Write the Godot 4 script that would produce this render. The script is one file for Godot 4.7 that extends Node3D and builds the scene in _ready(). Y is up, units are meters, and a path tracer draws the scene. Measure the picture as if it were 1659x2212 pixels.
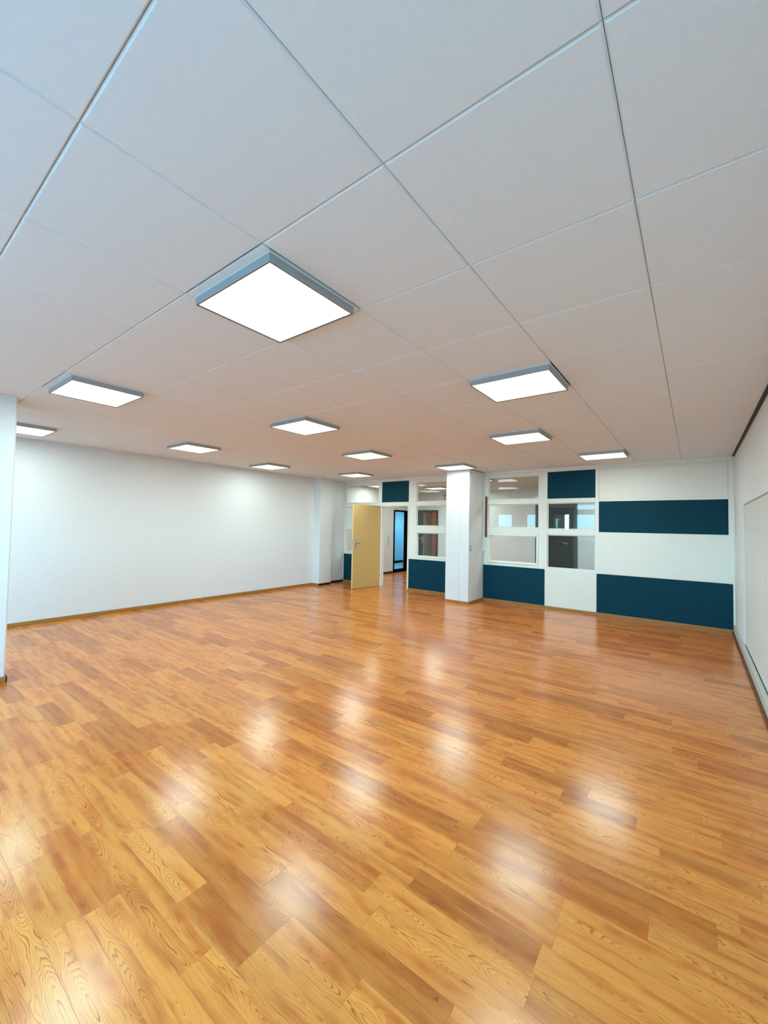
extends Node3D

const T := 0.625            # ceiling grid along x
const TZ := 0.6272          # ceiling grid along z
const CAM_Y := 1.52
const CEIL := 2.667
const GX := -0.7848         # x of grid line a = 0
const GZ := -0.9950         # z of grid line b = 0
const XL := -7.60
const XR := 0.49
const ZW := 1.50            # window wall
const ZB := -8.12           # face of the partition
const ZH := -12.0           # far wall of the hall behind it
const XH := -7.70           # left wall of the hall

var M := {}
var used := {}
var rng := RandomNumberGenerator.new()

# ---------------------------------------------------------------- helpers
func numbered(parent: Node, called: String) -> String:
	var key := str(parent.get_instance_id()) + called
	var n: int = used.get(key, 0)
	used[key] = n + 1
	return called if n == 0 else "%s_%03d" % [called, n]

class MB:
	var v := PackedVector3Array()
	var n := PackedVector3Array()
	var uv := PackedVector2Array()
	var c := PackedColorArray()
	var tint := Color.WHITE
	var xf := Transform3D.IDENTITY
	func tri(a: Vector3, b: Vector3, d: Vector3, ua := Vector2.ZERO, ub := Vector2.ZERO, ud := Vector2.ZERO) -> void:
		# a, b, d run counter-clockwise seen from outside
		a = xf * a; b = xf * b; d = xf * d
		var nn := (b - a).cross(d - a).normalized()
		v.append(a); v.append(d); v.append(b)
		uv.append(ua); uv.append(ud); uv.append(ub)
		for i in 3:
			n.append(nn); c.append(tint)
	func quad(a: Vector3, b: Vector3, d: Vector3, e: Vector3) -> void:
		tri(a, b, d, Vector2(0, 0), Vector2(1, 0), Vector2(1, 1))
		tri(a, d, e, Vector2(0, 0), Vector2(1, 1), Vector2(0, 1))
	func box(lo: Vector3, hi: Vector3, ch := 0.0) -> void:
		# box with chamfered edges
		var mid := (lo + hi) * 0.5
		var h := (hi - lo) * 0.5
		var k: float = minf(ch, minf(h.x, minf(h.y, h.z)) * 0.9)
		for axis in 3:
			for s in [-1.0, 1.0]:
				var a1 := (axis + 1) % 3
				var a2 := (axis + 2) % 3
				var pts := []
				for q in [[-1, -1], [1, -1], [1, 1], [-1, 1]]:
					var p := Vector3.ZERO
					p[axis] = s * h[axis]
					p[a1] = q[0] * (h[a1] - k)
					p[a2] = q[1] * (h[a2] - k)
					pts.append(mid + p)
				if s < 0:
					pts.reverse()
				quad(pts[0], pts[1], pts[2], pts[3])
		if k <= 0.0:
			return
		for axis in 3:
			var a1 := (axis + 1) % 3
			var a2 := (axis + 2) % 3
			for s1 in [-1.0, 1.0]:
				for s2 in [-1.0, 1.0]:
					var p := Vector3.ZERO
					var q := Vector3.ZERO
					p[a1] = s1 * h[a1]; p[a2] = s2 * (h[a2] - k)
					q[a1] = s1 * (h[a1] - k); q[a2] = s2 * h[a2]
					var e := Vector3.ZERO
					e[axis] = h[axis] - k
					var pts := [mid + p - e, mid + p + e, mid + q + e, mid + q - e]
					var nn: Vector3 = (pts[1] - pts[0]).cross(pts[2] - pts[0])
					if nn.dot(p + q) < 0:
						pts.reverse()
					quad(pts[0], pts[1], pts[2], pts[3])
		for sx in [-1.0, 1.0]:
			for sy in [-1.0, 1.0]:
				for sz in [-1.0, 1.0]:
					var s := Vector3(sx, sy, sz)
					var a := mid + Vector3(h.x, h.y - k, h.z - k) * s
					var b := mid + Vector3(h.x - k, h.y, h.z - k) * s
					var d := mid + Vector3(h.x - k, h.y - k, h.z) * s
					if (b - a).cross(d - a).dot(s) < 0:
						tri(a, d, b)
					else:
						tri(a, b, d)
	func cyl(p: Vector3, q: Vector3, r: float, seg := 12, r2 := -1.0) -> void:
		if r2 < 0: r2 = r
		var w := (q - p).normalized()
		var u := w.cross(Vector3.UP if absf(w.y) < 0.9 else Vector3.RIGHT).normalized()
		var t := w.cross(u)
		for i in seg:
			var a0 := TAU * i / seg
			var a1 := TAU * (i + 1) / seg
			var d0 := u * cos(a0) + t * sin(a0)
			var d1 := u * cos(a1) + t * sin(a1)
			quad(p + d0 * r, p + d1 * r, q + d1 * r2, q + d0 * r2)
			tri(p, p + d1 * r, p + d0 * r)
			tri(q, q + d0 * r2, q + d1 * r2)
	func mesh() -> ArrayMesh:
		var arr := []
		arr.resize(Mesh.ARRAY_MAX)
		arr[Mesh.ARRAY_VERTEX] = v
		arr[Mesh.ARRAY_NORMAL] = n
		arr[Mesh.ARRAY_TEX_UV] = uv
		arr[Mesh.ARRAY_COLOR] = c
		var m := ArrayMesh.new()
		m.add_surface_from_arrays(Mesh.PRIMITIVE_TRIANGLES, arr)
		return m

func put(mb: MB, called: String, mat: Material, parent: Node = self) -> MeshInstance3D:
	var o := MeshInstance3D.new()
	o.mesh = mb.mesh()
	o.material_override = mat
	o.cast_shadow = GeometryInstance3D.SHADOW_CASTING_SETTING_ON
	o.name = numbered(parent, called)
	parent.add_child(o, true)
	return o

func bx(called: String, lo: Vector3, hi: Vector3, mat: Material, parent: Node = self, ch := 0.0) -> MeshInstance3D:
	var b := MB.new()
	b.box(lo, hi, ch)
	return put(b, called, mat, parent)

func tag(o: Node, label: String, category: String, group := "", kind := "") -> void:
	o.set_meta("label", label)
	o.set_meta("category", category)
	if group != "":
		o.set_meta("group", group)
	if kind != "":
		o.set_meta("kind", kind)

func struct(o: Node, label: String, category: String) -> void:
	tag(o, label, category, "", "structure")

func node(called: String, at := Vector3.ZERO) -> Node3D:
	var o := Node3D.new()
	o.name = numbered(self, called)
	add_child(o, true)
	o.position = at
	return o

func mat(col: Color, rough := 0.6, metal := 0.0, spec := 0.5) -> StandardMaterial3D:
	var m := StandardMaterial3D.new()
	m.albedo_color = col
	m.roughness = rough
	m.metallic = metal
	m.metallic_specular = spec
	return m

func noise_tex(freq: float, size: int, octaves: int, sd: int, lo := 0.0, hi := 1.0) -> ImageTexture:
	var f := FastNoiseLite.new()
	f.seed = sd
	f.noise_type = FastNoiseLite.TYPE_SIMPLEX_SMOOTH
	f.frequency = freq
	f.fractal_octaves = octaves
	var im := f.get_seamless_image(size, size)
	im.convert(Image.FORMAT_RGB8)
	if lo != 0.0 or hi != 1.0:
		var d := im.get_data()
		for i in d.size():
			d[i] = int(lerpf(lo, hi, d[i] / 255.0) * 255.0)
		im = Image.create_from_data(size, size, false, Image.FORMAT_RGB8, d)
	im.generate_mipmaps()
	return ImageTexture.create_from_image(im)

func plaster(col: Color, rough: float, relief: float, scale: float, tex: Texture2D, grain: Texture2D) -> StandardMaterial3D:
	var m := mat(col, rough, 0.0, 0.4)
	m.uv1_triplanar = true
	m.uv1_world_triplanar = true
	m.uv1_scale = Vector3.ONE * scale
	m.albedo_texture = grain
	m.heightmap_enabled = true
	m.heightmap_texture = tex
	m.heightmap_scale = relief
	return m

# ---------------------------------------------------------------- wood
func wood_atlas() -> ImageTexture:
	# sixteen strips of veneer, 2048 x 128 mm each, one millimetre per pixel
	var W := 2048
	var S := 128
	var data := PackedByteArray()
	data.resize(W * W * 3)
	var nz := FastNoiseLite.new()
	nz.seed = 11
	nz.noise_type = FastNoiseLite.TYPE_SIMPLEX
	nz.frequency = 1.0
	nz.fractal_type = FastNoiseLite.FRACTAL_NONE
	var r := RandomNumberGenerator.new(); r.seed = 5
	var light := Vector3(233, 148, 67)
	var dark := Vector3(118, 50, 17)
	var red := Vector3(206, 106, 40)
	for s in 16:
		var kind := s % 4                     # 0, 1: cathedral figure; 2: straight lines; 3: quiet with clouds
		var y0: float = r.randf_range(26.0, 102.0) if kind != 2 else r.randf_range(-170.0, -70.0)
		var period: float = r.randf_range(620.0, 1000.0)
		var ph: float = r.randf() * period
		var spacing: float = r.randf_range(4.6, 6.8)
		var deep: float = r.randf_range(26.0, 52.0)
		var strength: float = [0.86, 0.74, 0.80, 0.42][kind]
		var redness: float = r.randf_range(0.0, 0.40)
		var cloud: float = [0.26, 0.30, 0.22, 0.42][kind]
		for x in W:
			var fx := float(x)
			var d: float = deep * (0.05 + 0.5 - 0.5 * cos(TAU * (fx + ph) / period)) + 3.0 * nz.get_noise_2d(fx / 210.0, s * 7.3)
			var shift := 9.0 * nz.get_noise_2d(fx / 380.0, s * 3.1 + 50.0)
			for y in S:
				var fy := float(y)
				var yy := fy - y0 - shift - 2.4 * nz.get_noise_2d(fx / 95.0, fy / 80.0 + s * 5.7 + 100.0)
				var rr := sqrt(yy * yy * 0.5 + d * d) / spacing + 0.45 * nz.get_noise_2d(fx / 230.0, fy / 42.0 + s * 9.1 + 200.0)
				var id := floorf(rr)
				var p := rr - id
				var ln := p * p * p
				ln = ln * ln
				if p > 0.9:
					ln *= (1.0 - p) * 10.0
				ln *= 1.7 * (0.6 + 0.4 * sin(id * 2.7 + s) * cos(id * 1.3))
				var fb := nz.get_noise_2d(fx / 110.0, fy / 2.6 + s * 90.0)
				var tn := nz.get_noise_2d(fx / 520.0, fy / 150.0 + s * 13.0 + 400.0) + 0.35 * nz.get_noise_2d(fx / 130.0, fy / 120.0 + s * 17.0 + 500.0)
				var k := clampf(ln * strength * (1.0 + 0.5 * fb) + 0.05 * fb + 0.05 + 0.10 * maxf(tn, 0.0), 0.0, 1.0)
				var base := light.lerp(red, clampf(redness + cloud * tn, 0.0, 1.0)).lerp(dark, k)
				var i := ((s * S + y) * W + x) * 3
				data[i] = int(clampf(base.x, 0, 255))
				data[i + 1] = int(clampf(base.y, 0, 255))
				data[i + 2] = int(clampf(base.z, 0, 255))
	var im := Image.create_from_data(W, W, false, Image.FORMAT_RGB8, data)
	im.generate_mipmaps()
	return ImageTexture.create_from_image(im)

func plank_into(mb: MB, x0: float, x1: float, z0: float, z1: float, strip: int, off: float, flip: bool, tint: Color) -> void:
	var g := 0.00015
	var ch := 0.0003
	var a := Vector3(x0 + g, 0, z0 + g)
	var b := Vector3(x1 - g, 0, z1 - g)
	var base := strip / 16.0 + 0.0012
	var vs := (0.125 - 0.0024) / (z1 - z0)
	var uvof := func(p: Vector3) -> Vector2:
		var u := (p.x - x0) / 2.048 + off
		if flip: u = off + (x1 - p.x) / 2.048
		return Vector2(u, base + (p.z - z0) * vs)
	mb.tint = tint
	var ring := func(e: float, y: float) -> Array:
		return [Vector3(a.x + e, y, b.z - e), Vector3(b.x - e, y, b.z - e), Vector3(b.x - e, y, a.z + e), Vector3(a.x + e, y, a.z + e)]
	var top: Array = ring.call(ch, 0.0)
	var mid: Array = ring.call(0.0, -ch)
	var low: Array = ring.call(0.0, -0.008)
	mb.tri(top[0], top[1], top[2], uvof.call(top[0]), uvof.call(top[1]), uvof.call(top[2]))
	mb.tri(top[0], top[2], top[3], uvof.call(top[0]), uvof.call(top[2]), uvof.call(top[3]))
	for pair in [[mid, top], [low, mid]]:
		for i in 4:
			var j := (i + 1) % 4
			var p: Vector3 = pair[0][i]
			var q: Vector3 = pair[0][j]
			var s: Vector3 = pair[1][j]
			var t: Vector3 = pair[1][i]
			mb.tri(p, q, s, uvof.call(p), uvof.call(q), uvof.call(s))
			mb.tri(p, s, t, uvof.call(p), uvof.call(s), uvof.call(t))

func plank_list(xa: float, xb: float, za: float, zb: float, width: float) -> Array:
	var out := []
	var z := zb
	while z > za + 0.01:
		var zl := maxf(z - width, za)
		var x := xa - rng.randf() * 0.6
		while x < xb:
			var l := rng.randf_range(0.34, 0.98)
			var lo := maxf(x, xa)
			var hi := minf(x + l, xb)
			if xb - hi < 0.12:
				hi = xb
			x = maxf(x + l, hi)
			if hi - lo < 0.02:
				continue
			var k := rng.randf()
			var lum := rng.randf_range(0.86, 1.06)
			var warmth := rng.randf_range(-0.03, 0.03)
			if k < 0.26:
				lum *= 0.72
				warmth += 0.08
			elif k < 0.36:
				lum *= 1.06
			out.append({"x0": lo, "x1": hi, "z0": zl, "z1": z, "strip": rng.randi() % 16, "off": rng.randf() * 0.48, "flip": rng.randf() < 0.5, "tint": Color(lum * (1.0 + 1.2 * warmth), lum * (1.0 - 0.3 * warmth), lum * (1.0 - 1.6 * warmth))})
		z = zl
	return out

# ---------------------------------------------------------------- lamp
func make_lamp(label: String, at: Vector3, group: String) -> Node3D:
	var o := node("ceiling_lamp", at)
	tag(o, label, "lamp", group)
	var pl := MB.new()
	# rim plate round the housing, lying against the ceiling
	for q in [[-0.306, 0.3015, 0.262, 0.276], [-0.306, 0.3015, -0.304, -0.262], [-0.306, -0.298, -0.262, 0.262], [0.298, 0.3015, -0.262, 0.262]]:
		pl.box(Vector3(q[0], -0.003, q[2]), Vector3(q[1], 0.012, q[3]), 0.0008)
	put(pl, "mounting_plate", M.lamp_white, o)
	bx("filler_strip", Vector3(-0.309, -0.001, 0.2775), Vector3(0.309, 0.012, 0.309), M.tile, o, 0.0008)
	var hs := MB.new()
	for q in [[-0.300, 0.300, 0.2645, 0.2675], [-0.300, 0.300, -0.2675, -0.2645], [-0.300, -0.297, -0.2645, 0.2645], [0.297, 0.300, -0.2645, 0.2645]]:
		hs.box(Vector3(q[0], -0.042, q[2]), Vector3(q[1], 0.06, q[3]), 0.0006)
	hs.box(Vector3(-0.297, 0.057, -0.2645), Vector3(0.297, 0.06, 0.2645))
	put(hs, "housing", M.lamp_metal, o)
	var ed := MB.new()
	for q in [[-0.297, 0.297, 0.260, 0.2645], [-0.297, 0.297, -0.2645, -0.260], [-0.297, -0.2925, -0.260, 0.260], [0.2925, 0.297, -0.260, 0.260]]:
		ed.box(Vector3(q[0], -0.0425, q[2]), Vector3(q[1], -0.030, q[3]), 0.0006)
	put(ed, "edge_trim", M.lamp_edge, o)
	bx("diffuser", Vector3(-0.2922, -0.038, -0.2597), Vector3(0.2922, -0.034, 0.2597), M.diffuser, o, 0.0008)
	var l := AreaLight3D.new()
	l.name = "lamp_light"
	l.area_size = Vector2(0.584, 0.518)
	l.light_energy = LAMP_ENERGY
	l.light_color = LAMP_COLOR
	l.shadow_enabled = true
	l.set("area_range", 30.0)
	l.rotation_degrees = Vector3(-90, 0, 0)
	o.add_child(l)
	l.position = Vector3(0, -0.0415, 0)
	return o

const LAMP_ENERGY := 1.62
const LAMP_COLOR := Color(0.90, 1.0, 0.99)

# ---------------------------------------------------------------- scene
func _ready() -> void:
	rng.seed = 2024
	# camera
	var cam := Camera3D.new()
	cam.name = "camera"
	add_child(cam)
	cam.position = Vector3(0, CAM_Y, 0)
	cam.basis = Basis.from_euler(Vector3(0.03228, 0.64948, 0.01858), EULER_ORDER_YXZ)
	cam.keep_aspect = Camera3D.KEEP_HEIGHT
	cam.fov = rad_to_deg(2.0 * atan(1106.0 / 882.83))
	cam.near = 0.02
	cam.far = 200.0
	cam.current = true
	# sky and exposure
	var env := Environment.new()
	var sky := Sky.new()
	var sm := ProceduralSkyMaterial.new()
	sm.sky_top_color = Color(0.38, 0.76, 1.0)
	sm.sky_horizon_color = Color(0.50, 0.87, 1.0)
	sm.ground_horizon_color = Color(0.48, 0.85, 1.0)
	sm.ground_bottom_color = Color(0.40, 0.78, 1.0)
	sm.sky_energy_multiplier = 1.0
	sm.ground_energy_multiplier = 0.56
	sky.sky_material = sm
	env.background_mode = Environment.BG_SKY
	env.sky = sky
	env.background_energy_multiplier = 25.0
	env.tonemap_mode = Environment.TONE_MAPPER_LINEAR
	env.tonemap_exposure = 1.0
	env.sdfgi_enabled = true
	env.ssao_enabled = true
	env.ssil_enabled = true
	var we := WorldEnvironment.new()
	we.environment = env
	add_child(we)

	materials()
	shell()
	ceiling()
	floor_planks()
	partition()
	hall()
	columns()
	door()
	lamps()
	small_things()

func materials() -> void:
	var chip := noise_tex(0.045, 512, 3, 3)
	var grain := noise_tex(0.02, 512, 4, 9, 0.985, 1.0)
	M.wall = plaster(Color(0.905, 0.915, 0.915), 0.85, 0.03, 1.4, chip, grain)
	M.wall_warm = plaster(Color(0.86, 0.855, 0.83), 0.85, 0.03, 1.4, chip, grain)
	M.tile = plaster(Color(0.905, 0.915, 0.925), 0.9, 0.012, 2.6, chip, grain)
	M.panel_white = plaster(Color(0.945, 0.935, 0.895), 0.55, 0.03, 1.8, chip, grain)
	M.frame_white = plaster(Color(0.94, 0.94, 0.905), 0.42, 0.012, 1.8, chip, grain)
	M.teal = plaster(Color(0.0, 0.245, 0.31), 0.6, 0.03, 1.8, chip, noise_tex(0.02, 512, 4, 19, 0.88, 1.0))
	M.teal.metallic_specular = 0.28
	M.board = plaster(Color(0.87, 0.875, 0.86), 0.6, 0.03, 1.8, chip, grain)
	M.dark = mat(Color(0.035, 0.032, 0.030), 0.6)
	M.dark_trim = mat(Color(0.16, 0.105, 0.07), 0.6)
	M.foot_wood = mat(Color(0.40, 0.25, 0.14), 0.5)
	M.black_door = mat(Color(0.018, 0.018, 0.02), 0.7, 0.0, 0.2)
	M.teal_frame = mat(Color(0.06, 0.21, 0.22), 0.4)
	M.rail = mat(Color(0.16, 0.16, 0.16), 0.7)  # carrier rail colour, darkened to give the joints their shade
	M.lamp_white = mat(Color(0.93, 0.94, 0.94), 0.45)
	M.lamp_metal = mat(Color(0.66, 0.69, 0.70), 0.38, 0.35)
	M.lamp_edge = mat(Color(0.28, 0.22, 0.19), 0.5)
	M.steel = mat(Color(0.78, 0.77, 0.74), 0.28, 1.0)
	M.plastic = mat(Color(0.90, 0.90, 0.88), 0.4)
	M.grey_plastic = mat(Color(0.55, 0.55, 0.53), 0.45)
	M.brown_stick = mat(Color(0.42, 0.20, 0.08), 0.5)
	M.paint_worn = plaster(Color(0.85, 0.85, 0.82), 0.5, 0.1, 1.4, chip, noise_tex(0.05, 512, 4, 29, 0.80, 1.0))
	M.subfloor = mat(Color(0.20, 0.13, 0.07), 0.9)
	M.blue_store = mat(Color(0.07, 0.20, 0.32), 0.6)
	M.store = mat(Color(0.46, 0.40, 0.31), 0.85)
	M.brick = mat(Color(0.72, 0.44, 0.22), 0.85)
	M.mortar = mat(Color(0.55, 0.47, 0.36), 0.9)
	# diffuser: prismatic acrylic, gives off light
	var pr := Image.create(64, 64, false, Image.FORMAT_RGB8)
	for y in 64:
		for x in 64:
			var h := maxf(0.0, 1.0 - (absf(fmod(x, 16.0) - 7.5) + absf(fmod(y, 16.0) - 7.5)) / 9.0)
			pr.set_pixel(x, y, Color(h, h, h))
	var dm := mat(Color(0.93, 0.93, 0.91), 0.35)
	dm.uv1_triplanar = true
	dm.uv1_scale = Vector3.ONE * 28.0
	dm.heightmap_enabled = true
	dm.heightmap_texture = ImageTexture.create_from_image(pr)
	dm.heightmap_scale = 0.15
	dm.emission_enabled = true
	dm.emission = Color(1.0, 0.985, 0.93)
	dm.emission_energy_multiplier = 0.9
	M.diffuser = dm
	# clear glass
	var g := StandardMaterial3D.new()
	g.transparency = BaseMaterial3D.TRANSPARENCY_ALPHA
	g.albedo_color = Color(0.80, 0.90, 0.90, 0.02)
	g.roughness = 0.0
	g.metallic_specular = 0.29
	M.glass = g
	var g2: StandardMaterial3D = g.duplicate()
	g2.albedo_color = Color(0.86, 0.92, 0.90, 0.02)
	M.glass_tint = g2
	# wood
	var wood := mat(Color(1, 1, 1), 0.205)
	wood.albedo_texture = wood_atlas()
	wood.vertex_color_use_as_albedo = true
	M.wood = wood
	var trimw := mat(Color(0.72, 0.51, 0.26), 0.4)
	trimw.albedo_texture = noise_tex(0.03, 256, 3, 41, 0.82, 1.0)
	trimw.uv1_triplanar = true
	trimw.uv1_world_triplanar = true
	trimw.uv1_scale = Vector3(0.8, 12.0, 0.8)
	M.trim_wood = trimw
	var beech := mat(Color(0.89, 0.735, 0.46), 0.38)
	beech.albedo_texture = noise_tex(0.04, 256, 4, 43, 0.90, 1.0)
	beech.uv1_triplanar = true
	beech.uv1_scale = Vector3(9.0, 0.7, 9.0)
	M.beech = beech
	M.beech_edge = mat(Color(0.93, 0.82, 0.58), 0.4)

# ---------------------------------------------------------------- room shell
func shell() -> void:
	# left wall
	var wl := bx("wall_left", Vector3(XL - 0.25, -0.15, ZB - 0.1), Vector3(XL, CEIL + 0.3, ZW + 0.3), M.wall)
	struct(wl, "long plain white wall on the left side of the room", "wall")
	var wl2 := bx("wall_left_return", Vector3(XL, 0.0, ZB), Vector3(-7.50, CEIL + 0.02, -7.52), M.wall)
	struct(wl2, "short white wall piece between the rear left pilaster and the panelled partition", "wall")
	# right wall: plaster with a shallow recess that holds two smooth boards
	var wr := MB.new()
	wr.box(Vector3(XR + 0.022, -0.15, ZB - 0.1), Vector3(XR + 0.28, CEIL + 0.3, ZW + 0.3))
	wr.box(Vector3(XR, 1.86, ZB), Vector3(XR + 0.0225, CEIL + 0.02, ZW))
	wr.box(Vector3(XR, 0.0, ZB), Vector3(XR + 0.0225, 1.8605, -6.80))
	var wro := put(wr, "wall_right", M.wall)
	struct(wro, "white wall close by on the right with recessed boards in its lower part", "wall")
	for q in [[-6.795, -5.20], [-5.193, -3.60], [-3.593, -2.0], [-1.993, -0.4], [-0.393, 1.2]]:
		bx("board", Vector3(XR + 0.012, 0.13, q[0]), Vector3(XR + 0.022, 1.850, q[1]), M.board, wro, 0.002)
	# ledge and skirting along the right wall
	var led := MB.new()
	led.box(Vector3(0.462, 0.028, ZB + 0.02), Vector3(XR + 0.008, 0.125, ZW), 0.005)
	var ledo := put(led, "baseboard_right", M.paint_worn)
	struct(ledo, "chipped white skirting along the right wall with a brown foot strip", "baseboard")
	bx("foot_strip", Vector3(0.444, 0.0, ZB + 0.02), Vector3(XR, 0.0275, ZW), M.foot_wood, ledo, 0.004)
	# strip along ceiling and right wall, shadow gap put into its dark colour
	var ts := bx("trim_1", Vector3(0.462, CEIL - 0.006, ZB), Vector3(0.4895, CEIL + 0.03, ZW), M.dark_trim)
	struct(ts, "dark brown strip standing in for the shadow gap between the ceiling and the right wall", "trim")
	# left skirting
	var bl := bx("baseboard_left", Vector3(XL, 0.0, -7.10), Vector3(XL + 0.015, 0.055, ZW), M.trim_wood, self, 0.003)
	struct(bl, "long brown wooden skirting under the left wall", "baseboard")
	var bl2 := bx("baseboard_left_return", Vector3(-7.50, 0.0, ZB), Vector3(-7.485, 0.055, -7.52), M.dark_trim, self, 0.003)
	struct(bl2, "short dark brown skirting in the rear left corner", "baseboard")
	# window wall behind the camera
	var ww := MB.new()
	var panes := [[-7.15, -6.34], [-6.20, -5.39], [-3.85, -2.97], [-2.87, -1.99], [-1.70, -0.82], [-0.72, 0.16]]
	var xs := [XL]
	for p in panes:
		xs.append(p[0]); xs.append(p[1])
	xs.append(XR)
	var z0 := ZW
	var z1 := ZW + 0.28
	ww.box(Vector3(XL, -0.15, z0), Vector3(XR, 1.0, z1))
	ww.box(Vector3(XL, 2.56, z0), Vector3(XR, CEIL + 0.3, z1))
	for i in range(0, xs.size(), 2):
		ww.box(Vector3(xs[i], 1.0, z0), Vector3(xs[i + 1], 2.56, z1))
	var wwo := put(ww, "wall_front", M.wall)
	struct(wwo, "white window wall behind the camera", "wall")
	var wi := 0
	for p in panes:
		wi += 1
		var w := Node3D.new()
		w.name = "window_%d" % wi
		add_child(w)
		w.position = Vector3((p[0] + p[1]) * 0.5, 1.0, z0 + 0.14)
		struct(w, "tall white framed window number %d from the left in the wall behind the camera" % wi, "window")
		var hw: float = (p[1] - p[0]) * 0.5
		var fr := MB.new()
		var closed := wi <= 2        # the two left windows have a boarded top light
		for q in [[-hw, -hw + 0.05, 0.0, 1.56], [hw - 0.05, hw, 0.0, 1.56], [-hw + 0.05, hw - 0.05, 0.0, 0.06], [-hw + 0.05, hw - 0.05, 1.50, 1.56], [-hw + 0.05, hw - 0.05, 1.09, 1.30]]:
			fr.box(Vector3(q[0], q[2], -0.03), Vector3(q[1], q[3], 0.03), 0.004)
		put(fr, "window_frame", M.frame_white, w)
		bx("pane", Vector3(-hw + 0.05, 0.06, -0.003), Vector3(hw - 0.05, 1.09, 0.003), M.glass, w)
		bx("top_board" if closed else "pane", Vector3(-hw + 0.05, 1.30, -0.003), Vector3(hw - 0.05, 1.50, 0.003), M.frame_white if closed else M.glass, w)

# ---------------------------------------------------------------- ceiling
const LAMP_CELLS := [[-2, 0], [-6, 0], [-10, 0], [-1, 3], [-5, 3], [-9, 3], [-2, 6], [-6, 6], [-10, 6], [-1, 9], [-5, 9], [-9, 9], [-1, -3], [-5, -3], [-9, -3]]

func ceiling() -> void:
	var slab := bx("ceiling", Vector3(XL - 0.2, CEIL + 0.16, ZH - 3.0), Vector3(XR + 0.25, CEIL + 0.32, ZW + 0.3), M.wall)
	struct(slab, "white suspended ceiling of large square bevelled tiles", "ceiling")
	var shared := {}
	for a in range(-11, 2):
		for b in range(-4, 12):
			if [a, b] in LAMP_CELLS:
				continue
			var x0 := maxf(GX + a * T, XL)
			var x1 := minf(GX + (a + 1) * T, 0.464)
			var z1 := minf(GZ - b * TZ, ZW)
			var z0 := maxf(GZ - (b + 1) * TZ, ZB + 0.02)
			if x1 - x0 < 0.02 or z1 - z0 < 0.02:
				continue
			var key := Vector2i(roundi((x1 - x0) * 1000), roundi((z1 - z0) * 1000))
			if not shared.has(key):
				var mb := MB.new()
				var hx := (x1 - x0) * 0.5 - 0.0008
				var hz := (z1 - z0) * 0.5 - 0.0008
				var c := 0.0060
				var d := 0.0075
				# bottom face, bevel, rim
				mb.quad(Vector3(-hx + c, 0, -hz + c), Vector3(hx - c, 0, -hz + c), Vector3(hx - c, 0, hz - c), Vector3(-hx + c, 0, hz - c))
				var lowr := [Vector3(-hx + c, 0, -hz + c), Vector3(hx - c, 0, -hz + c), Vector3(hx - c, 0, hz - c), Vector3(-hx + c, 0, hz - c)]
				var up := [Vector3(-hx, d, -hz), Vector3(hx, d, -hz), Vector3(hx, d, hz), Vector3(-hx, d, hz)]
				for i in 4:
					var j := (i + 1) % 4
					mb.quad(lowr[j], lowr[i], up[i], up[j])
					mb.quad(up[j], up[i], up[i] + Vector3(0, 0.012, 0), up[j] + Vector3(0, 0.012, 0))
				mb.quad(up[0] + Vector3(0, 0.012, 0), up[3] + Vector3(0, 0.012, 0), up[2] + Vector3(0, 0.012, 0), up[1] + Vector3(0, 0.012, 0))
				shared[key] = mb.mesh()
			var o := MeshInstance3D.new()
			o.mesh = shared[key]
			o.material_override = M.tile
			o.name = numbered(slab, "tile")
			slab.add_child(o, true)
			o.position = Vector3((x0 + x1) * 0.5, CEIL, (z0 + z1) * 0.5)
	# carrier rails above the joints, their dark colour stands in for gap shade
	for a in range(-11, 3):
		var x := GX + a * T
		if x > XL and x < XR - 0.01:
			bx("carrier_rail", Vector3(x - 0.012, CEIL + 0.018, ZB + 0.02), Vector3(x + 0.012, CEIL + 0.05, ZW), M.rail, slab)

# ---------------------------------------------------------------- floor
func floor_planks() -> void:
	var fl := bx("floor", Vector3(XL - 0.2, -0.16, ZB - 0.06), Vector3(XR + 0.25, -0.0085, ZW + 0.28), M.subfloor)
	struct(fl, "glossy honey coloured wooden plank floor", "floor")
	var list := plank_list(XL, XR, ZB - 0.06, ZW, 0.124)
	var inv := Basis.from_euler(Vector3(0.03228, 0.64948, 0.01858), EULER_ORDER_YXZ).inverse()
	for p in list:
		var c := Vector3((p.x0 + p.x1) * 0.5, -CAM_Y, (p.z0 + p.z1) * 0.5)
		var q := inv * c
		var shown := q.z < -0.15 and absf(q.x / q.z) < 1.0 and absf(q.y / q.z) < 1.32
		p.score = (p.x1 - p.x0) * (p.z1 - p.z0) * CAM_Y / pow(c.length(), 3.0) if shown else 0.0
	list.sort_custom(func(s, t): return s.score > t.score)
	var rest := MB.new()
	for i in list.size():
		var p: Dictionary = list[i]
		if i < 300:
			var mb := MB.new()
			var cx: float = (p.x0 + p.x1) * 0.5
			var cz: float = (p.z0 + p.z1) * 0.5
			plank_into(mb, p.x0 - cx, p.x1 - cx, p.z0 - cz, p.z1 - cz, p.strip, p.off, p.flip, p.tint)
			put(mb, "plank", M.wood, fl).position = Vector3(cx, 0, cz)
		else:
			plank_into(rest, p.x0, p.x1, p.z0, p.z1, p.strip, p.off, p.flip, p.tint)
	var ro := put(rest, "far_planks", M.wood, fl)
	ro.set_meta("kind", "stuff")

# ---------------------------------------------------------------- partition
func member(parent: Node, called: String, x0: float, x1: float, y0: float, y1: float, m: Material, front := 0.0, depth := 0.08, ch := 0.003) -> MeshInstance3D:
	return bx(called, Vector3(x0, y0, ZB + front - depth), Vector3(x1, y1, ZB + front), m, parent, ch)

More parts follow.
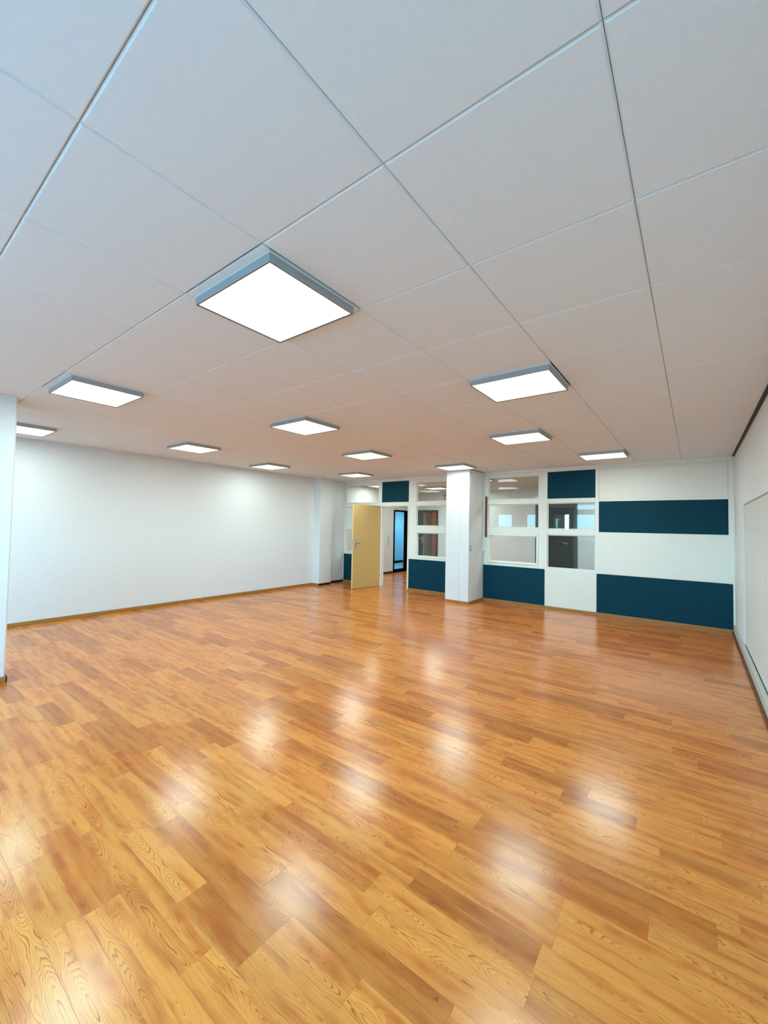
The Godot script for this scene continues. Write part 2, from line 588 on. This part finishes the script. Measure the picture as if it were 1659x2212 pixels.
func window_unit(n: int, label: String, x0: float, x1: float, y0: float, y1: float, casement := 0.0) -> void:
	var w := Node3D.new()
	w.name = "window_%d" % n
	add_child(w)
	w.position = Vector3((x0 + x1) * 0.5, y0, ZB - 0.05)
	struct(w, label, "window")
	var hw := (x1 - x0) * 0.5
	var h := y1 - y0
	var k := 0.012
	var fr := MB.new()
	for q in [[-hw, -hw + k, 0.0, h], [hw - k, hw, 0.0, h], [-hw + k, hw - k, 0.0, k], [-hw + k, hw - k, h - k, h]]:
		fr.box(Vector3(q[0], q[2], 0.004), Vector3(q[1], q[3], 0.028), 0.002)
	put(fr, "glazing_bead", M.frame_white, w)
	if casement > 0.0:
		var cf := MB.new()
		var c := casement
		for q in [[-hw - c, -hw, -c, h + c], [hw, hw + c, -c, h + c], [-hw, hw, -c, 0.0], [-hw, hw, h, h + c]]:
			cf.box(Vector3(q[0], q[2], 0.0), Vector3(q[1], q[3], 0.058), 0.004)
		put(cf, "casement_frame", M.frame_white, w)
	bx("pane", Vector3(-hw + 0.002, 0.002, -0.003), Vector3(hw - 0.002, h - 0.002, 0.003), M.glass_tint, w)

func partition() -> void:
	var wb := node("wall_back", Vector3.ZERO)
	struct(wb, "white framed partition at the back with petrol blue panels and panes", "wall")
	var F: Material = M.frame_white
	# posts
	for q in [[-7.52, -7.46], [-6.345, -6.24], [-5.43, -5.215], [-3.66, -3.43], [-2.40, -2.24], [-1.41, -1.355], [0.417, 0.492]]:
		member(wb, "post", q[0], q[1], 0.0, 2.61, F)
	member(wb, "post", -4.30, -4.10, 0.0, 2.61, F)
	# head beam along the ceiling
	member(wb, "head_beam", -7.50, 0.492, 2.61, CEIL + 0.02, F, 0.022, 0.10, 0.004)
	# rails: x0, x1, and heights
	for s in [[-7.46, -6.345], [-5.215, -4.30], [-3.43, -2.40]]:
		for y in [[0.735, 0.785], [1.39, 1.52], [1.99, 2.09], [2.55, 2.61]]:
			member(wb, "rail", s[0], s[1], y[0], y[1], F, -0.001)
	for y in [[0.75, 0.77], [1.395, 1.505], [2.0, 2.085], [2.596, 2.61]]:
		member(wb, "rail", -2.24, -1.41, y[0], y[1], F, -0.001)
	for y in [[1.445, 1.468], [2.014, 2.055], [2.586, 2.61]]:
		member(wb, "rail", -1.355, 0.417, y[0], y[1], F, -0.001)
	member(wb, "rail", -6.24, -5.43, 2.005, 2.09, F, -0.001)
	member(wb, "rail", -6.24, -5.43, 2.60, 2.61, F, -0.001)
	# panels
	member(wb, "blue_panel", -7.50, -6.29, 0.0, 0.745, M.teal, 0.006, 0.02)
	member(wb, "blue_panel", -5.405, -4.02, 0.0, 0.735, M.teal, 0.006, 0.02)
	member(wb, "blue_panel", -3.575, -2.283, 0.0, 0.737, M.teal, 0.006, 0.02)
	member(wb, "blue_panel", -1.388, 0.463, 0.0, 0.727, M.teal, 0.008, 0.02)
	member(wb, "white_panel", -2.281, -1.390, 0.0, 0.755, M.panel_white, 0.004, 0.02)
	member(wb, "white_panel", -1.375, 0.424, 0.729, 1.445, M.panel_white, 0.003, 0.02)
	member(wb, "blue_panel", -1.353, 0.415, 1.469, 2.013, M.teal, -0.006, 0.02)
	member(wb, "white_panel", -1.353, 0.415, 2.056, 2.585, M.panel_white, -0.006, 0.02)
	member(wb, "blue_panel", -2.238, -1.412, 2.086, 2.595, M.teal, -0.006, 0.02)
	member(wb, "blue_panel", -6.238, -5.432, 2.091, 2.599, M.teal, -0.006, 0.02)
	member(wb, "white_panel", -7.458, -6.347, 1.521, 1.989, M.panel_white, -0.03, 0.02)
	member(wb, "corner_strip", 0.464, 0.4895, 0.05, CEIL, F, 0.02, 0.02)
	member(wb, "corner_strip", -7.4995, -7.487, 0.055, CEIL, F, 0.012, 0.012)
	# closing boards behind the solid parts
	member(wb, "back_board", -1.41, 0.492, 0.0, 2.61, M.panel_white, -0.05, 0.03, 0.0)
	member(wb, "back_board", -2.30, -1.39, 0.0, 0.76, M.panel_white, -0.05, 0.03, 0.0)
	# panes
	var wn := 7
	window_unit(wn, "wide upper pane at the far left of the partition above the open door leaf", -7.458, -6.347, 2.092, 2.548)
	window_unit(wn + 1, "grey lower pane in the partition left of the open door leaf", -7.445, -6.36, 0.80, 1.375)
	window_unit(wn + 2, "upper pane between the doorway and the square column", -5.213, -4.302, 2.092, 2.548)
	window_unit(wn + 3, "middle pane between the doorway and the square column", -5.213, -4.302, 1.522, 1.988)
	window_unit(wn + 4, "lower pane between the doorway and the square column, just above the blue panel", -5.18, -4.335, 0.818, 1.357, 0.032)
	window_unit(wn + 5, "upper pane right of the square column mirroring two lamps", -3.428, -2.402, 2.092, 2.548)
	window_unit(wn + 6, "middle pane right of the square column", -3.428, -2.402, 1.522, 1.988)
	window_unit(wn + 7, "lower pane right of the square column in a raised casement frame", -3.39, -2.44, 0.825, 1.35, 0.038)
	window_unit(wn + 8, "pane under the small blue top panel, showing a dark door window", -2.238, -1.412, 1.507, 1.998)
	window_unit(wn + 9, "lower pane under the small blue top panel, half black", -2.238, -1.412, 0.772, 1.393)
	# skirting
	var bb := node("baseboard_back")
	struct(bb, "light brown wooden skirting under the panelled partition", "baseboard")
	for q in [[-7.485, -6.30], [-5.415, -4.04], [-3.53, -2.284], [-2.282, -1.392], [-1.390, 0.462]]:
		bx("skirting_board", Vector3(q[0], 0.0, ZB + 0.009), Vector3(q[1], 0.048, ZB + 0.024), M.trim_wood, bb, 0.003)

# ---------------------------------------------------------------- door
func door() -> void:
	var d := Node3D.new()
	d.name = "door_1"
	add_child(d)
	d.position = Vector3(-6.262, 0.006, ZB + 0.012)
	d.rotation.y = deg_to_rad(259.2)
	struct(d, "light beech door leaf standing wide open with a steel lever handle", "door")
	# local: leaf runs from the hinge along +x; the face seen from the room looks towards -z
	var W := 0.855
	bx("leaf", Vector3(0.0, 0.0, 0.0), Vector3(W - 0.002, 1.998, 0.040), M.beech, d, 0.002)
	bx("leaf_edge", Vector3(W - 0.0019, 0.001, 0.0005), Vector3(W, 1.997, 0.0395), M.beech_edge, d, 0.0005)
	bx("lock_plate", Vector3(W + 0.0002, 0.93, 0.009), Vector3(W + 0.0022, 1.165, 0.031), M.steel, d, 0.0006)
	for side in [-1.0, 1.0]:
		var zf: float = 0.0 if side < 0 else 0.040
		var pl := MB.new()
		pl.box(Vector3(W - 0.080, 0.925, minf(zf, zf + side * 0.008)), Vector3(W - 0.040, 1.155, maxf(zf, zf + side * 0.008)), 0.0035)
		var plo := put(pl, "handle_plate", M.steel, d)
		var lv := MB.new()
		lv.cyl(Vector3(W - 0.060, 1.075, zf + side * 0.008), Vector3(W - 0.060, 1.075, zf + side * 0.050), 0.010)
		lv.cyl(Vector3(W - 0.058, 1.075, zf + side * 0.050), Vector3(W - 0.190, 1.073, zf + side * 0.050), 0.010, 12, 0.008)
		put(lv, "lever", M.steel, plo)
		var kh := MB.new()
		kh.cyl(Vector3(W - 0.060, 1.0, zf + side * 0.006), Vector3(W - 0.060, 1.0, zf + side * 0.0095), 0.009)
		kh.box(Vector3(W - 0.064, 0.972, zf + side * 0.008 - 0.0015), Vector3(W - 0.056, 1.0, zf + side * 0.008 + 0.0015))
		put(kh, "keyhole", M.dark, plo)
	for y in [0.22, 1.70]:
		var hg := MB.new()
		hg.cyl(Vector3(0.004, y, -0.009), Vector3(0.004, y + 0.09, -0.009), 0.0075, 10)
		put(hg, "hinge", M.steel, d)
	# frame of the doorway
	var fr := MB.new()
	for q in [[-6.250, -6.225, 0.0, 2.012], [-5.447, -5.418, 0.0, 2.012], [-6.225, -5.447, 1.990, 2.012]]:
		fr.box(Vector3(q[0], q[2], ZB - 0.10), Vector3(q[1], q[3], ZB + 0.012), 0.003)
	var fo := put(fr, "trim_2", M.frame_white)
	struct(fo, "white steel frame round the open doorway", "door frame")
	var th := bx("trim_3", Vector3(-6.225, -0.002, ZB - 0.065), Vector3(-5.447, 0.002, ZB - 0.055), M.dark_trim)
	struct(th, "thin dark threshold strip across the open doorway", "threshold")

# ---------------------------------------------------------------- hall behind
func hall() -> void:
	var zf := ZB - 0.09
	var fh := bx("floor_hall", Vector3(XH - 0.3, -0.16, ZH - 2.5), Vector3(XR + 1.6, -0.0085, ZB - 0.0601), M.subfloor)
	struct(fh, "brown wooden floor of the hall seen through the doorway", "floor")
	var hp := MB.new()
	for p in plank_list(XH, -3.0, ZH - 0.1, ZB - 0.0605, 0.125):
		var t: Color = p.tint
		plank_into(hp, p.x0, p.x1, p.z0, p.z1, p.strip, p.off, p.flip, t)
	var hpo := put(hp, "hall_planks", M.wood, fh)
	hpo.set_meta("kind", "stuff")
	var ch := bx("ceiling_hall", Vector3(XH - 0.3, CEIL, ZH - 2.4), Vector3(XR + 1.6, CEIL + 0.14, ZB - 0.085), M.wall_warm)
	struct(ch, "plain ceiling of the hall behind the partition", "ceiling")
	# left wall of the hall with the opening for the glazed door
	var wl := MB.new()
	wl.box(Vector3(XH - 0.12, 0, -10.66), Vector3(XH, CEIL, zf))
	wl.box(Vector3(XH - 0.12, 0, ZH - 0.1), Vector3(XH, CEIL, -11.52))
	wl.box(Vector3(XH - 0.12, 2.03, -11.52), Vector3(XH, CEIL, -10.66))
	var wlo := put(wl, "wall_hall_left", M.wall_warm)
	struct(wlo, "greige side wall of the hall seen through the doorway", "wall")
	bx("skirting", Vector3(XH, 0, -10.66), Vector3(XH + 0.015, 0.06, zf), M.dark_trim, wlo, 0.003)
	var wr := bx("wall_hall_right", Vector3(XR + 1.4, -0.15, ZH - 0.1), Vector3(XR + 1.55, CEIL, zf), M.wall_warm)
	struct(wr, "far right end wall of the hall behind the partition", "wall")
	var wc := bx("wall_hall_closing", Vector3(XR + 0.27, -0.15, ZB - 0.2), Vector3(XR + 1.55, CEIL, ZB - 0.05), M.wall_warm)
	struct(wc, "hall wall beyond the right end of the partition", "wall")
	# far wall with two door openings
	var wf := MB.new()
	var y := CEIL
	wf.box(Vector3(XH, 0, ZH - 0.12), Vector3(-7.66, y, ZH))
	wf.box(Vector3(-7.66, 2.05, ZH - 0.12), Vector3(-6.85, y, ZH))
	wf.box(Vector3(-6.85, 0, ZH - 0.12), Vector3(-3.60, y, ZH))
	wf.box(Vector3(-3.60, 2.20, ZH - 0.12), Vector3(-2.55, y, ZH))
	wf.box(Vector3(-2.55, 0, ZH - 0.12), Vector3(XR + 1.5, y, ZH))
	var wfo := put(wf, "wall_hall_far", M.wall)
	struct(wfo, "pale wall of the hall seen through the partition panes", "wall")
	# glazed door on the hall's left wall
	var gd := node("door_2", Vector3(XH - 0.05, 0, -11.09))
	struct(gd, "black framed glass door at the end of the hall, light blue behind", "door")
	var fr := MB.new()
	for q in [[-0.42, -0.27, 0.0, 2.02], [0.33, 0.42, 0.0, 2.02], [-0.27, 0.33, 1.97, 2.02], [-0.27, 0.33, 0.30, 0.37], [-0.27, 0.33, 0.0, 0.10]]:
		fr.box(Vector3(-0.03, q[2], q[0]), Vector3(0.04, q[3], q[1]), 0.003)
	put(fr, "door_frame", M.black_door, gd)
	bx("pane", Vector3(-0.004, 0.37, -0.27), Vector3(0.004, 1.97, 0.33), M.glass, gd)
	bx("lower_pane", Vector3(-0.004, 0.10, -0.27), Vector3(0.004, 0.30, 0.33), M.glass, gd)
	var hd := MB.new()
	hd.cyl(Vector3(0.055, 0.16, -0.13), Vector3(0.055, 0.34, -0.13), 0.012)
	hd.cyl(Vector3(0.04, 0.16, -0.13), Vector3(0.06, 0.16, -0.13), 0.010)
	hd.cyl(Vector3(0.04, 0.34, -0.13), Vector3(0.06, 0.34, -0.13), 0.010)
	put(hd, "pull_handle", M.steel, gd)
	# daylit porch behind it
	var po := MB.new()
	po.box(Vector3(-10.3, -0.15, -13.4), Vector3(XH - 0.12, 0.0, -9.6))
	po.box(Vector3(-10.3, CEIL, -13.4), Vector3(XH - 0.12, CEIL + 0.1, -9.6))
	po.box(Vector3(-10.3, 0.0, -13.4), Vector3(XH - 0.12, CEIL, -13.3))
	po.box(Vector3(-10.3, 0.0, -9.7), Vector3(XH - 0.12, CEIL, -9.6))
	po.box(Vector3(XH - 0.13, 0.0, -13.4), Vector3(XH - 0.02, CEIL, ZH - 0.1))
	po.box(Vector3(-10.3, 0.0, -13.3), Vector3(-10.2, 1.5, -9.7))
	po.box(Vector3(-10.3, 2.1, -13.3), Vector3(-10.2, CEIL, -9.7))
	po.box(Vector3(-10.3, 1.5, -13.3), Vector3(-10.2, 2.1, -12.7))
	po.box(Vector3(-10.3, 1.5, -11.2), Vector3(-10.2, 2.1, -9.7))
	var poo := put(po, "wall_porch", M.wall)
	struct(poo, "daylit white porch seen through the black framed glass door", "wall")
	# doorway with the brick pier
	var df := node("door_3", Vector3(-7.255, 0, ZH))
	struct(df, "dark green framed doorway in the hall with orange brickwork inside", "door")
	var dfm := MB.new()
	for q in [[-0.43, -0.37, 0.0, 2.06], [0.35, 0.43, 0.0, 2.06], [-0.37, 0.35, 1.98, 2.06]]:
		dfm.box(Vector3(q[0], q[2], -0.13), Vector3(q[1], q[3], 0.02), 0.003)
	put(dfm, "door_frame", M.teal_frame, df)
	var lf := bx("leaf", Vector3(-0.37, 0.005, -0.06), Vector3(-0.17, 1.975, -0.02), M.teal_frame, df, 0.003)
	bx("edge_profile", Vector3(-0.165, 0.005, -0.06), Vector3(-0.145, 1.975, -0.02), M.grey_plastic, df, 0.002)
	var hh := MB.new()
	hh.box(Vector3(-0.215, 0.95, -0.02), Vector3(-0.18, 1.17, -0.012), 0.003)
	hh.cyl(Vector3(-0.198, 1.09, -0.012), Vector3(-0.198, 1.09, 0.03), 0.009)
	hh.cyl(Vector3(-0.198, 1.09, 0.03), Vector3(-0.31, 1.09, 0.03), 0.009)
	put(hh, "handle", M.steel, lf)
	# store room behind: dark, with the pier lit by a small warm bulb
	var sr := MB.new()
	sr.box(Vector3(-8.2, -0.1, -13.9), Vector3(-6.3, 0.0, ZH - 0.12))
	sr.box(Vector3(-8.2, 2.45, -13.9), Vector3(-6.3, 2.5, ZH - 0.12))
	sr.box(Vector3(-8.2, 0.0, -13.9), Vector3(-6.3, 2.45, -13.8))
	sr.box(Vector3(-8.2, 0.0, -13.8), Vector3(-8.1, 2.45, ZH - 0.12))
	sr.box(Vector3(-6.4, 0.0, -13.8), Vector3(-6.3, 2.45, ZH - 0.12))
	var sro := put(sr, "wall_store", M.store)
	struct(sro, "dark room behind the green framed doorway", "wall")
	var br := node("brick_pier", Vector3(-7.24, 0, -12.62))
	tag(br, "narrow orange brick pier inside the green framed doorway", "pier")
	bx("mortar", Vector3(-0.145, 0, -0.10), Vector3(0.145, 2.3, 0.10), M.mortar, br)
	for row in 28:
		var yy := row * 0.082 + 0.004
		var cut := 0.06 if row % 2 == 0 else -0.05
		bx("brick", Vector3(-0.15, yy, -0.105), Vector3(cut - 0.005, yy + 0.07, 0.106), M.brick, br, 0.004)
		bx("brick", Vector3(cut + 0.005, yy, -0.105), Vector3(0.15, yy + 0.07, 0.106), M.brick, br, 0.004)
	var bu := node("bulb_lamp", Vector3(-6.62, 2.2, -12.3))
	tag(bu, "small warm bulb inside the dark room beyond the green framed doorway", "lamp")
	var bm := MB.new()
	bm.cyl(Vector3(0, 0.02, 0), Vector3(0, 0.08, 0), 0.03, 12)
	bm.cyl(Vector3(0, 0.08, 0), Vector3(0, 0.25, 0), 0.012, 8)
	put(bm, "socket", M.plastic, bu)
	var glow := mat(Color(1, 0.8, 0.5), 0.4)
	glow.emission_enabled = true
	glow.emission = Color(1, 0.7, 0.35)
	glow.emission_energy_multiplier = 3.0
	var bs := SphereMesh.new()
	bs.radius = 0.035
	bs.height = 0.07
	var bo := MeshInstance3D.new()
	bo.mesh = bs
	bo.material_override = glow
	bo.name = "bulb"
	bu.add_child(bo)
	bo.position.y = -0.01
	var ol := OmniLight3D.new()
	ol.name = "bulb_light"
	ol.light_color = Color(1.0, 0.62, 0.25)
	ol.light_energy = 0.25
	ol.light_size = 0.03
	ol.omni_range = 20.0
	ol.omni_attenuation = 2.0
	ol.shadow_enabled = true
	bu.add_child(ol)
	ol.position.y = -0.01
	# black door with a small window, in a wide green frame
	var dd := node("door_4", Vector3(-3.075, 0, ZH))
	struct(dd, "black door with a small blue window in a wide green frame", "door")
	var d4 := MB.new()
	for q in [[-0.56, -0.20, 0.0, 2.22], [0.46, 0.56, 0.0, 2.22], [-0.20, 0.46, 2.10, 2.22]]:
		d4.box(Vector3(q[0], q[2], -0.13), Vector3(q[1], q[3], 0.02), 0.003)
	put(d4, "door_frame", M.teal_frame, dd)
	var l4 := MB.new()
	for q in [[-0.20, -0.09, 0.0, 2.098], [0.35, 0.46, 0.0, 2.098], [-0.09, 0.35, 1.90, 2.098], [-0.09, 0.35, 0.0, 1.42]]:
		l4.box(Vector3(q[0], q[2], -0.08), Vector3(q[1], q[3], -0.04), 0.003)
	put(l4, "leaf", M.black_door, dd)
	bx("pane", Vector3(-0.09, 1.42, -0.064), Vector3(0.35, 1.90, -0.058), M.glass, dd)
	var h4 := MB.new()
	h4.cyl(Vector3(0.30, 1.10, -0.04), Vector3(0.30, 1.10, 0.02), 0.009)
	h4.cyl(Vector3(0.30, 1.10, 0.02), Vector3(0.18, 1.14, 0.02), 0.009)
	put(h4, "handle", M.steel, dd)
	var bsr := MB.new()
	bsr.box(Vector3(-4.9, -0.1, -14.5), Vector3(-1.6, 0.0, ZH - 0.12))
	bsr.box(Vector3(-4.9, 2.45, -14.5), Vector3(-1.6, 2.5, ZH - 0.12))
	bsr.box(Vector3(-4.9, 0.0, -14.4), Vector3(-4.8, 2.45, ZH - 0.12))
	bsr.box(Vector3(-1.7, 0.0, -14.4), Vector3(-1.6, 2.45, ZH - 0.12))
	bsr.box(Vector3(-4.9, 0.0, -14.5), Vector3(-3.42, 2.45, -14.4))
	bsr.box(Vector3(-3.29, 0.0, -14.5), Vector3(-1.6, 2.45, -14.4))
	bsr.box(Vector3(-3.42, 0.0, -14.5), Vector3(-3.29, 1.0, -14.4))
	bsr.box(Vector3(-3.42, 2.15, -14.5), Vector3(-3.29, 2.45, -14.4))
	for yy in [0.9, 1.35, 1.8]:
		bsr.box(Vector3(-4.8, yy, -14.4), Vector3(-3.55, yy + 0.03, -14.1))
	var bso := put(bsr, "wall_store_blue", M.blue_store)
	struct(bso, "dim blue room with a slit window behind the black door", "wall")

# ---------------------------------------------------------------- columns
func columns() -> void:
	var c := node("wall_column", Vector3(-3.785, 0, (ZB - 7.42) * 0.5))
	struct(c, "square white column standing against the partition, seamed down its front", "column")
	var hz := (-7.42 - ZB) * 0.5
	bx("casing", Vector3(-0.255, 0, -hz), Vector3(0.048, CEIL + 0.01, hz), M.wall, c, 0.003)
	bx("casing", Vector3(0.0495, 0, -hz), Vector3(0.255, CEIL + 0.01, hz - 0.001), M.wall, c, 0.003)
	bx("skirting", Vector3(-0.268, 0, hz), Vector3(0.048, 0.05, hz + 0.014), M.trim_wood, c, 0.003)
	bx("skirting", Vector3(0.0495, 0, hz - 0.001), Vector3(0.269, 0.05, hz + 0.014), M.trim_wood, c, 0.003)
	bx("skirting", Vector3(0.255, 0, -hz + 0.03), Vector3(0.269, 0.05, hz - 0.001), M.trim_wood, c, 0.003)
	bx("top_shade_strip", Vector3(0.2555, CEIL - 0.008, -hz), Vector3(0.262, CEIL, hz), M.dark_trim, c)  # dark strip painted in for the shadow gap below the ceiling
	var p := node("wall_pilaster", Vector3(-7.485, 0, -7.31))
	struct(p, "slim white pilaster in the rear left corner with an access cover", "pilaster")
	bx("casing", Vector3(-0.115, 0.05, -0.21), Vector3(0.115, CEIL + 0.01, 0.21), M.wall, p, 0.003)
	bx("skirting", Vector3(-0.10, 0, -0.21), Vector3(0.10, 0.05, 0.205), M.dark, p)
	bx("skirting", Vector3(-0.115, 0, 0.205), Vector3(0.117, 0.05, 0.22), M.trim_wood, p, 0.003)
	bx("access_cover", Vector3(0.1152, 0.145, -0.17), Vector3(0.119, 0.365, 0.205), M.plastic, p, 0.001)
	bx("access_cover", Vector3(0.1152, 0.055, -0.10), Vector3(0.119, 0.135, 0.205), M.plastic, p, 0.001)
	var n := node("wall_pillar", Vector3(-5.332, 0, -0.72))
	struct(n, "near white pillar cut off by the left edge of the photograph", "pillar")
	bx("casing", Vector3(-0.225, 0, -0.23), Vector3(0.225, CEIL + 0.01, 0.23), M.wall, n, 0.012)
	bx("skirting", Vector3(0.225, 0, -0.236), Vector3(0.240, 0.055, 0.245), M.trim_wood, n, 0.003)
	bx("skirting", Vector3(-0.24, 0, -0.245), Vector3(0.2395, 0.055, -0.2302), M.dark, n, 0.003)
	bx("skirting", Vector3(-0.24, 0, 0.2302), Vector3(0.2245, 0.055, 0.245), M.trim_wood, n, 0.003)

# ---------------------------------------------------------------- lamps
func cell(a: int, b: int) -> Vector3:
	return Vector3(GX + (a + 0.5) * T, CEIL, GZ - (b + 0.5) * TZ)

func lamps() -> void:
	var g := "square ceiling lamps of the room"
	var names := [
		"largest and nearest square ceiling lamp, glowing white, with grey metal sides",
		"square ceiling lamp at the left, just right of the near white pillar",
		"square ceiling lamp partly hidden by the near white pillar at the left edge",
		"large square ceiling lamp on the right side, second largest of all",
		"square ceiling lamp in the middle of the room, second row from the camera",
		"square ceiling lamp near the long left wall, second one from the near pillar",
		"square ceiling lamp on the right between the second largest lamp and the far right one",
		"square ceiling lamp in the third row above the way to the open door",
		"small looking square ceiling lamp closest to the long left wall in the third row",
		"square ceiling lamp nearest the right wall, in front of the white top panel",
		"square ceiling lamp right above the square white column",
		"smallest looking square ceiling lamp, in front of the rear left corner",
		"square ceiling lamp above and behind the camera, by the right wall",
		"square ceiling lamp behind the camera in the middle of the window side",
		"square ceiling lamp behind the camera in the left window corner",
	]
	for i in LAMP_CELLS.size():
		make_lamp(names[i], cell(LAMP_CELLS[i][0], LAMP_CELLS[i][1]), g)
	var hl := "lamps of the hall behind the partition"
	make_lamp("hall lamp seen through the upper pane left of the square column", Vector3(-5.98, CEIL - 0.012, -10.40), hl)
	make_lamp("hall lamp glimpsed through the upper pane above the open door leaf", Vector3(-7.10, CEIL - 0.012, -9.15), hl)
	make_lamp("added unseen hall lamp hidden behind the small blue top panel", Vector3(-2.15, CEIL - 0.012, -9.05), hl)  # this lamp and those below are unseen, added to brighten the hall
	make_lamp("added unseen hall lamp hidden behind the square column", Vector3(-4.05, CEIL - 0.012, -8.95), hl)
	make_lamp("added unseen hall lamp behind the lower part of the column, deep in the hall", Vector3(-5.45, CEIL - 0.012, -11.2), hl)
	make_lamp("added unseen hall lamp behind the long white panels, deep in the hall", Vector3(-1.2, CEIL - 0.012, -11.2), hl)
	make_lamp("added unseen hall lamp hidden behind the right end of the partition", Vector3(-0.8, CEIL - 0.012, -10.2), hl)

# ---------------------------------------------------------------- small things
func small_things() -> void:
	# cable duct, junction box and brown stick beside the column
	var cd := node("cable_duct", Vector3(-3.515, 0.76, ZB + 0.012))
	tag(cd, "thin white cable duct running down beside the square column", "cable duct")
	bx("duct", Vector3(-0.012, 0.32, 0.0), Vector3(0.012, CEIL - 0.77, 0.016), M.plastic, cd, 0.002)
	bx("lower_cable", Vector3(-0.006, 0.0, 0.0), Vector3(0.006, 0.25, 0.008), M.plastic, cd, 0.002)
	var jb := node("junction_box", Vector3(-3.515, 1.045, ZB + 0.012))
	tag(jb, "small white junction box on the cable duct beside the square column", "junction box")
	bx("body", Vector3(-0.032, -0.035, 0.0), Vector3(0.032, 0.035, 0.035), M.plastic, jb, 0.005)
	bx("lid", Vector3(-0.028, -0.031, 0.035), Vector3(0.028, 0.031, 0.042), M.plastic, jb, 0.004)
	var st := node("wooden_stick", Vector3(-3.468, 1.31, ZB + 0.002))
	tag(st, "long dark brown wooden stick hanging on the post right of the column", "stick")
	var sb := MB.new()
	sb.box(Vector3(-0.019, 0.0, 0.0), Vector3(0.019, 0.85, 0.022), 0.006)
	put(sb, "rod", M.brown_stick, st)
	var hk := MB.new()
	hk.cyl(Vector3(0, 0.85, 0.008), Vector3(0, 0.885, 0.008), 0.004, 8)
	hk.cyl(Vector3(0, 0.885, 0.0), Vector3(0, 0.885, 0.02), 0.006, 8)
	put(hk, "hanger", M.steel, st)
	var so := node("wall_socket", Vector3(-3.530, 1.09, -7.505))
	tag(so, "small grey wall switch on the side of the square column", "switch")
	bx("plate", Vector3(0.0, -0.045, -0.035), Vector3(0.010, 0.045, 0.035), M.grey_plastic, so, 0.003)
	bx("rocker", Vector3(0.010, -0.028, -0.022), Vector3(0.014, 0.028, 0.022), M.plastic, so, 0.002)
	var ss := node("round_switch", Vector3(-7.50, 1.17, -7.66))
	tag(ss, "small round white switch in the rear left corner", "switch")
	var rb := MB.new()
	rb.cyl(Vector3(0, 0, 0), Vector3(0.012, 0, 0), 0.042, 20, 0.040)
	put(rb, "plate", M.plastic, ss)
	var rk := MB.new()
	rk.cyl(Vector3(0.012, 0, 0), Vector3(0.019, 0, 0), 0.028, 20, 0.025)
	put(rk, "knob", M.frame_white, ss)
	var nl := node("nail", Vector3(-3.62, 2.50, -7.42))
	tag(nl, "small dark nail high on the front of the square column", "nail")
	var nb := MB.new()
	nb.cyl(Vector3(0, 0, -0.002), Vector3(0, -0.002, 0.022), 0.004, 8)
	nb.cyl(Vector3(0, -0.002, 0.022), Vector3(0, -0.002, 0.025), 0.008, 8)
	put(nb, "shank", M.dark, nl)
	# switches on the hall wall
	var hs := node("switch_strip", Vector3(XH, 1.02, -10.42))
	tag(hs, "vertical strip of light switches on the hall wall through the doorway", "switch")
	bx("plate", Vector3(0, -0.15, -0.04), Vector3(0.010, 0.15, 0.04), M.grey_plastic, hs, 0.003)
	for i in 3:
		bx("rocker", Vector3(0.010, -0.135 + i * 0.095, -0.028), Vector3(0.014, -0.055 + i * 0.095, 0.028), M.plastic, hs, 0.002)
	# curled iron hook on the hall wall
	var ih := node("iron_hook", Vector3(-6.50, 2.56, ZH))
	tag(ih, "curled black iron hook seen through the upper pane beside the column", "hook")
	var ib := MB.new()
	var last := Vector3.ZERO
	for i in 26:
		var t := i / 25.0 * TAU * 0.8 + PI * 0.5
		var r := 0.085 - 0.02 * i / 25.0
		var p := Vector3(cos(t) * r, -0.09 + sin(t) * r, 0.05)
		if i > 0:
			ib.cyl(last, p, 0.009, 8)
		last = p
	put(ib, "curl", M.dark, ih)
	var ia := MB.new()
	ia.cyl(Vector3(-0.12, -0.005, 0.05), Vector3(0.45, -0.005, 0.05), 0.009, 8)
	ia.cyl(Vector3(0.44, -0.005, 0.0), Vector3(0.44, -0.005, 0.05), 0.009, 8)
	put(ia, "arm", M.dark, ih)
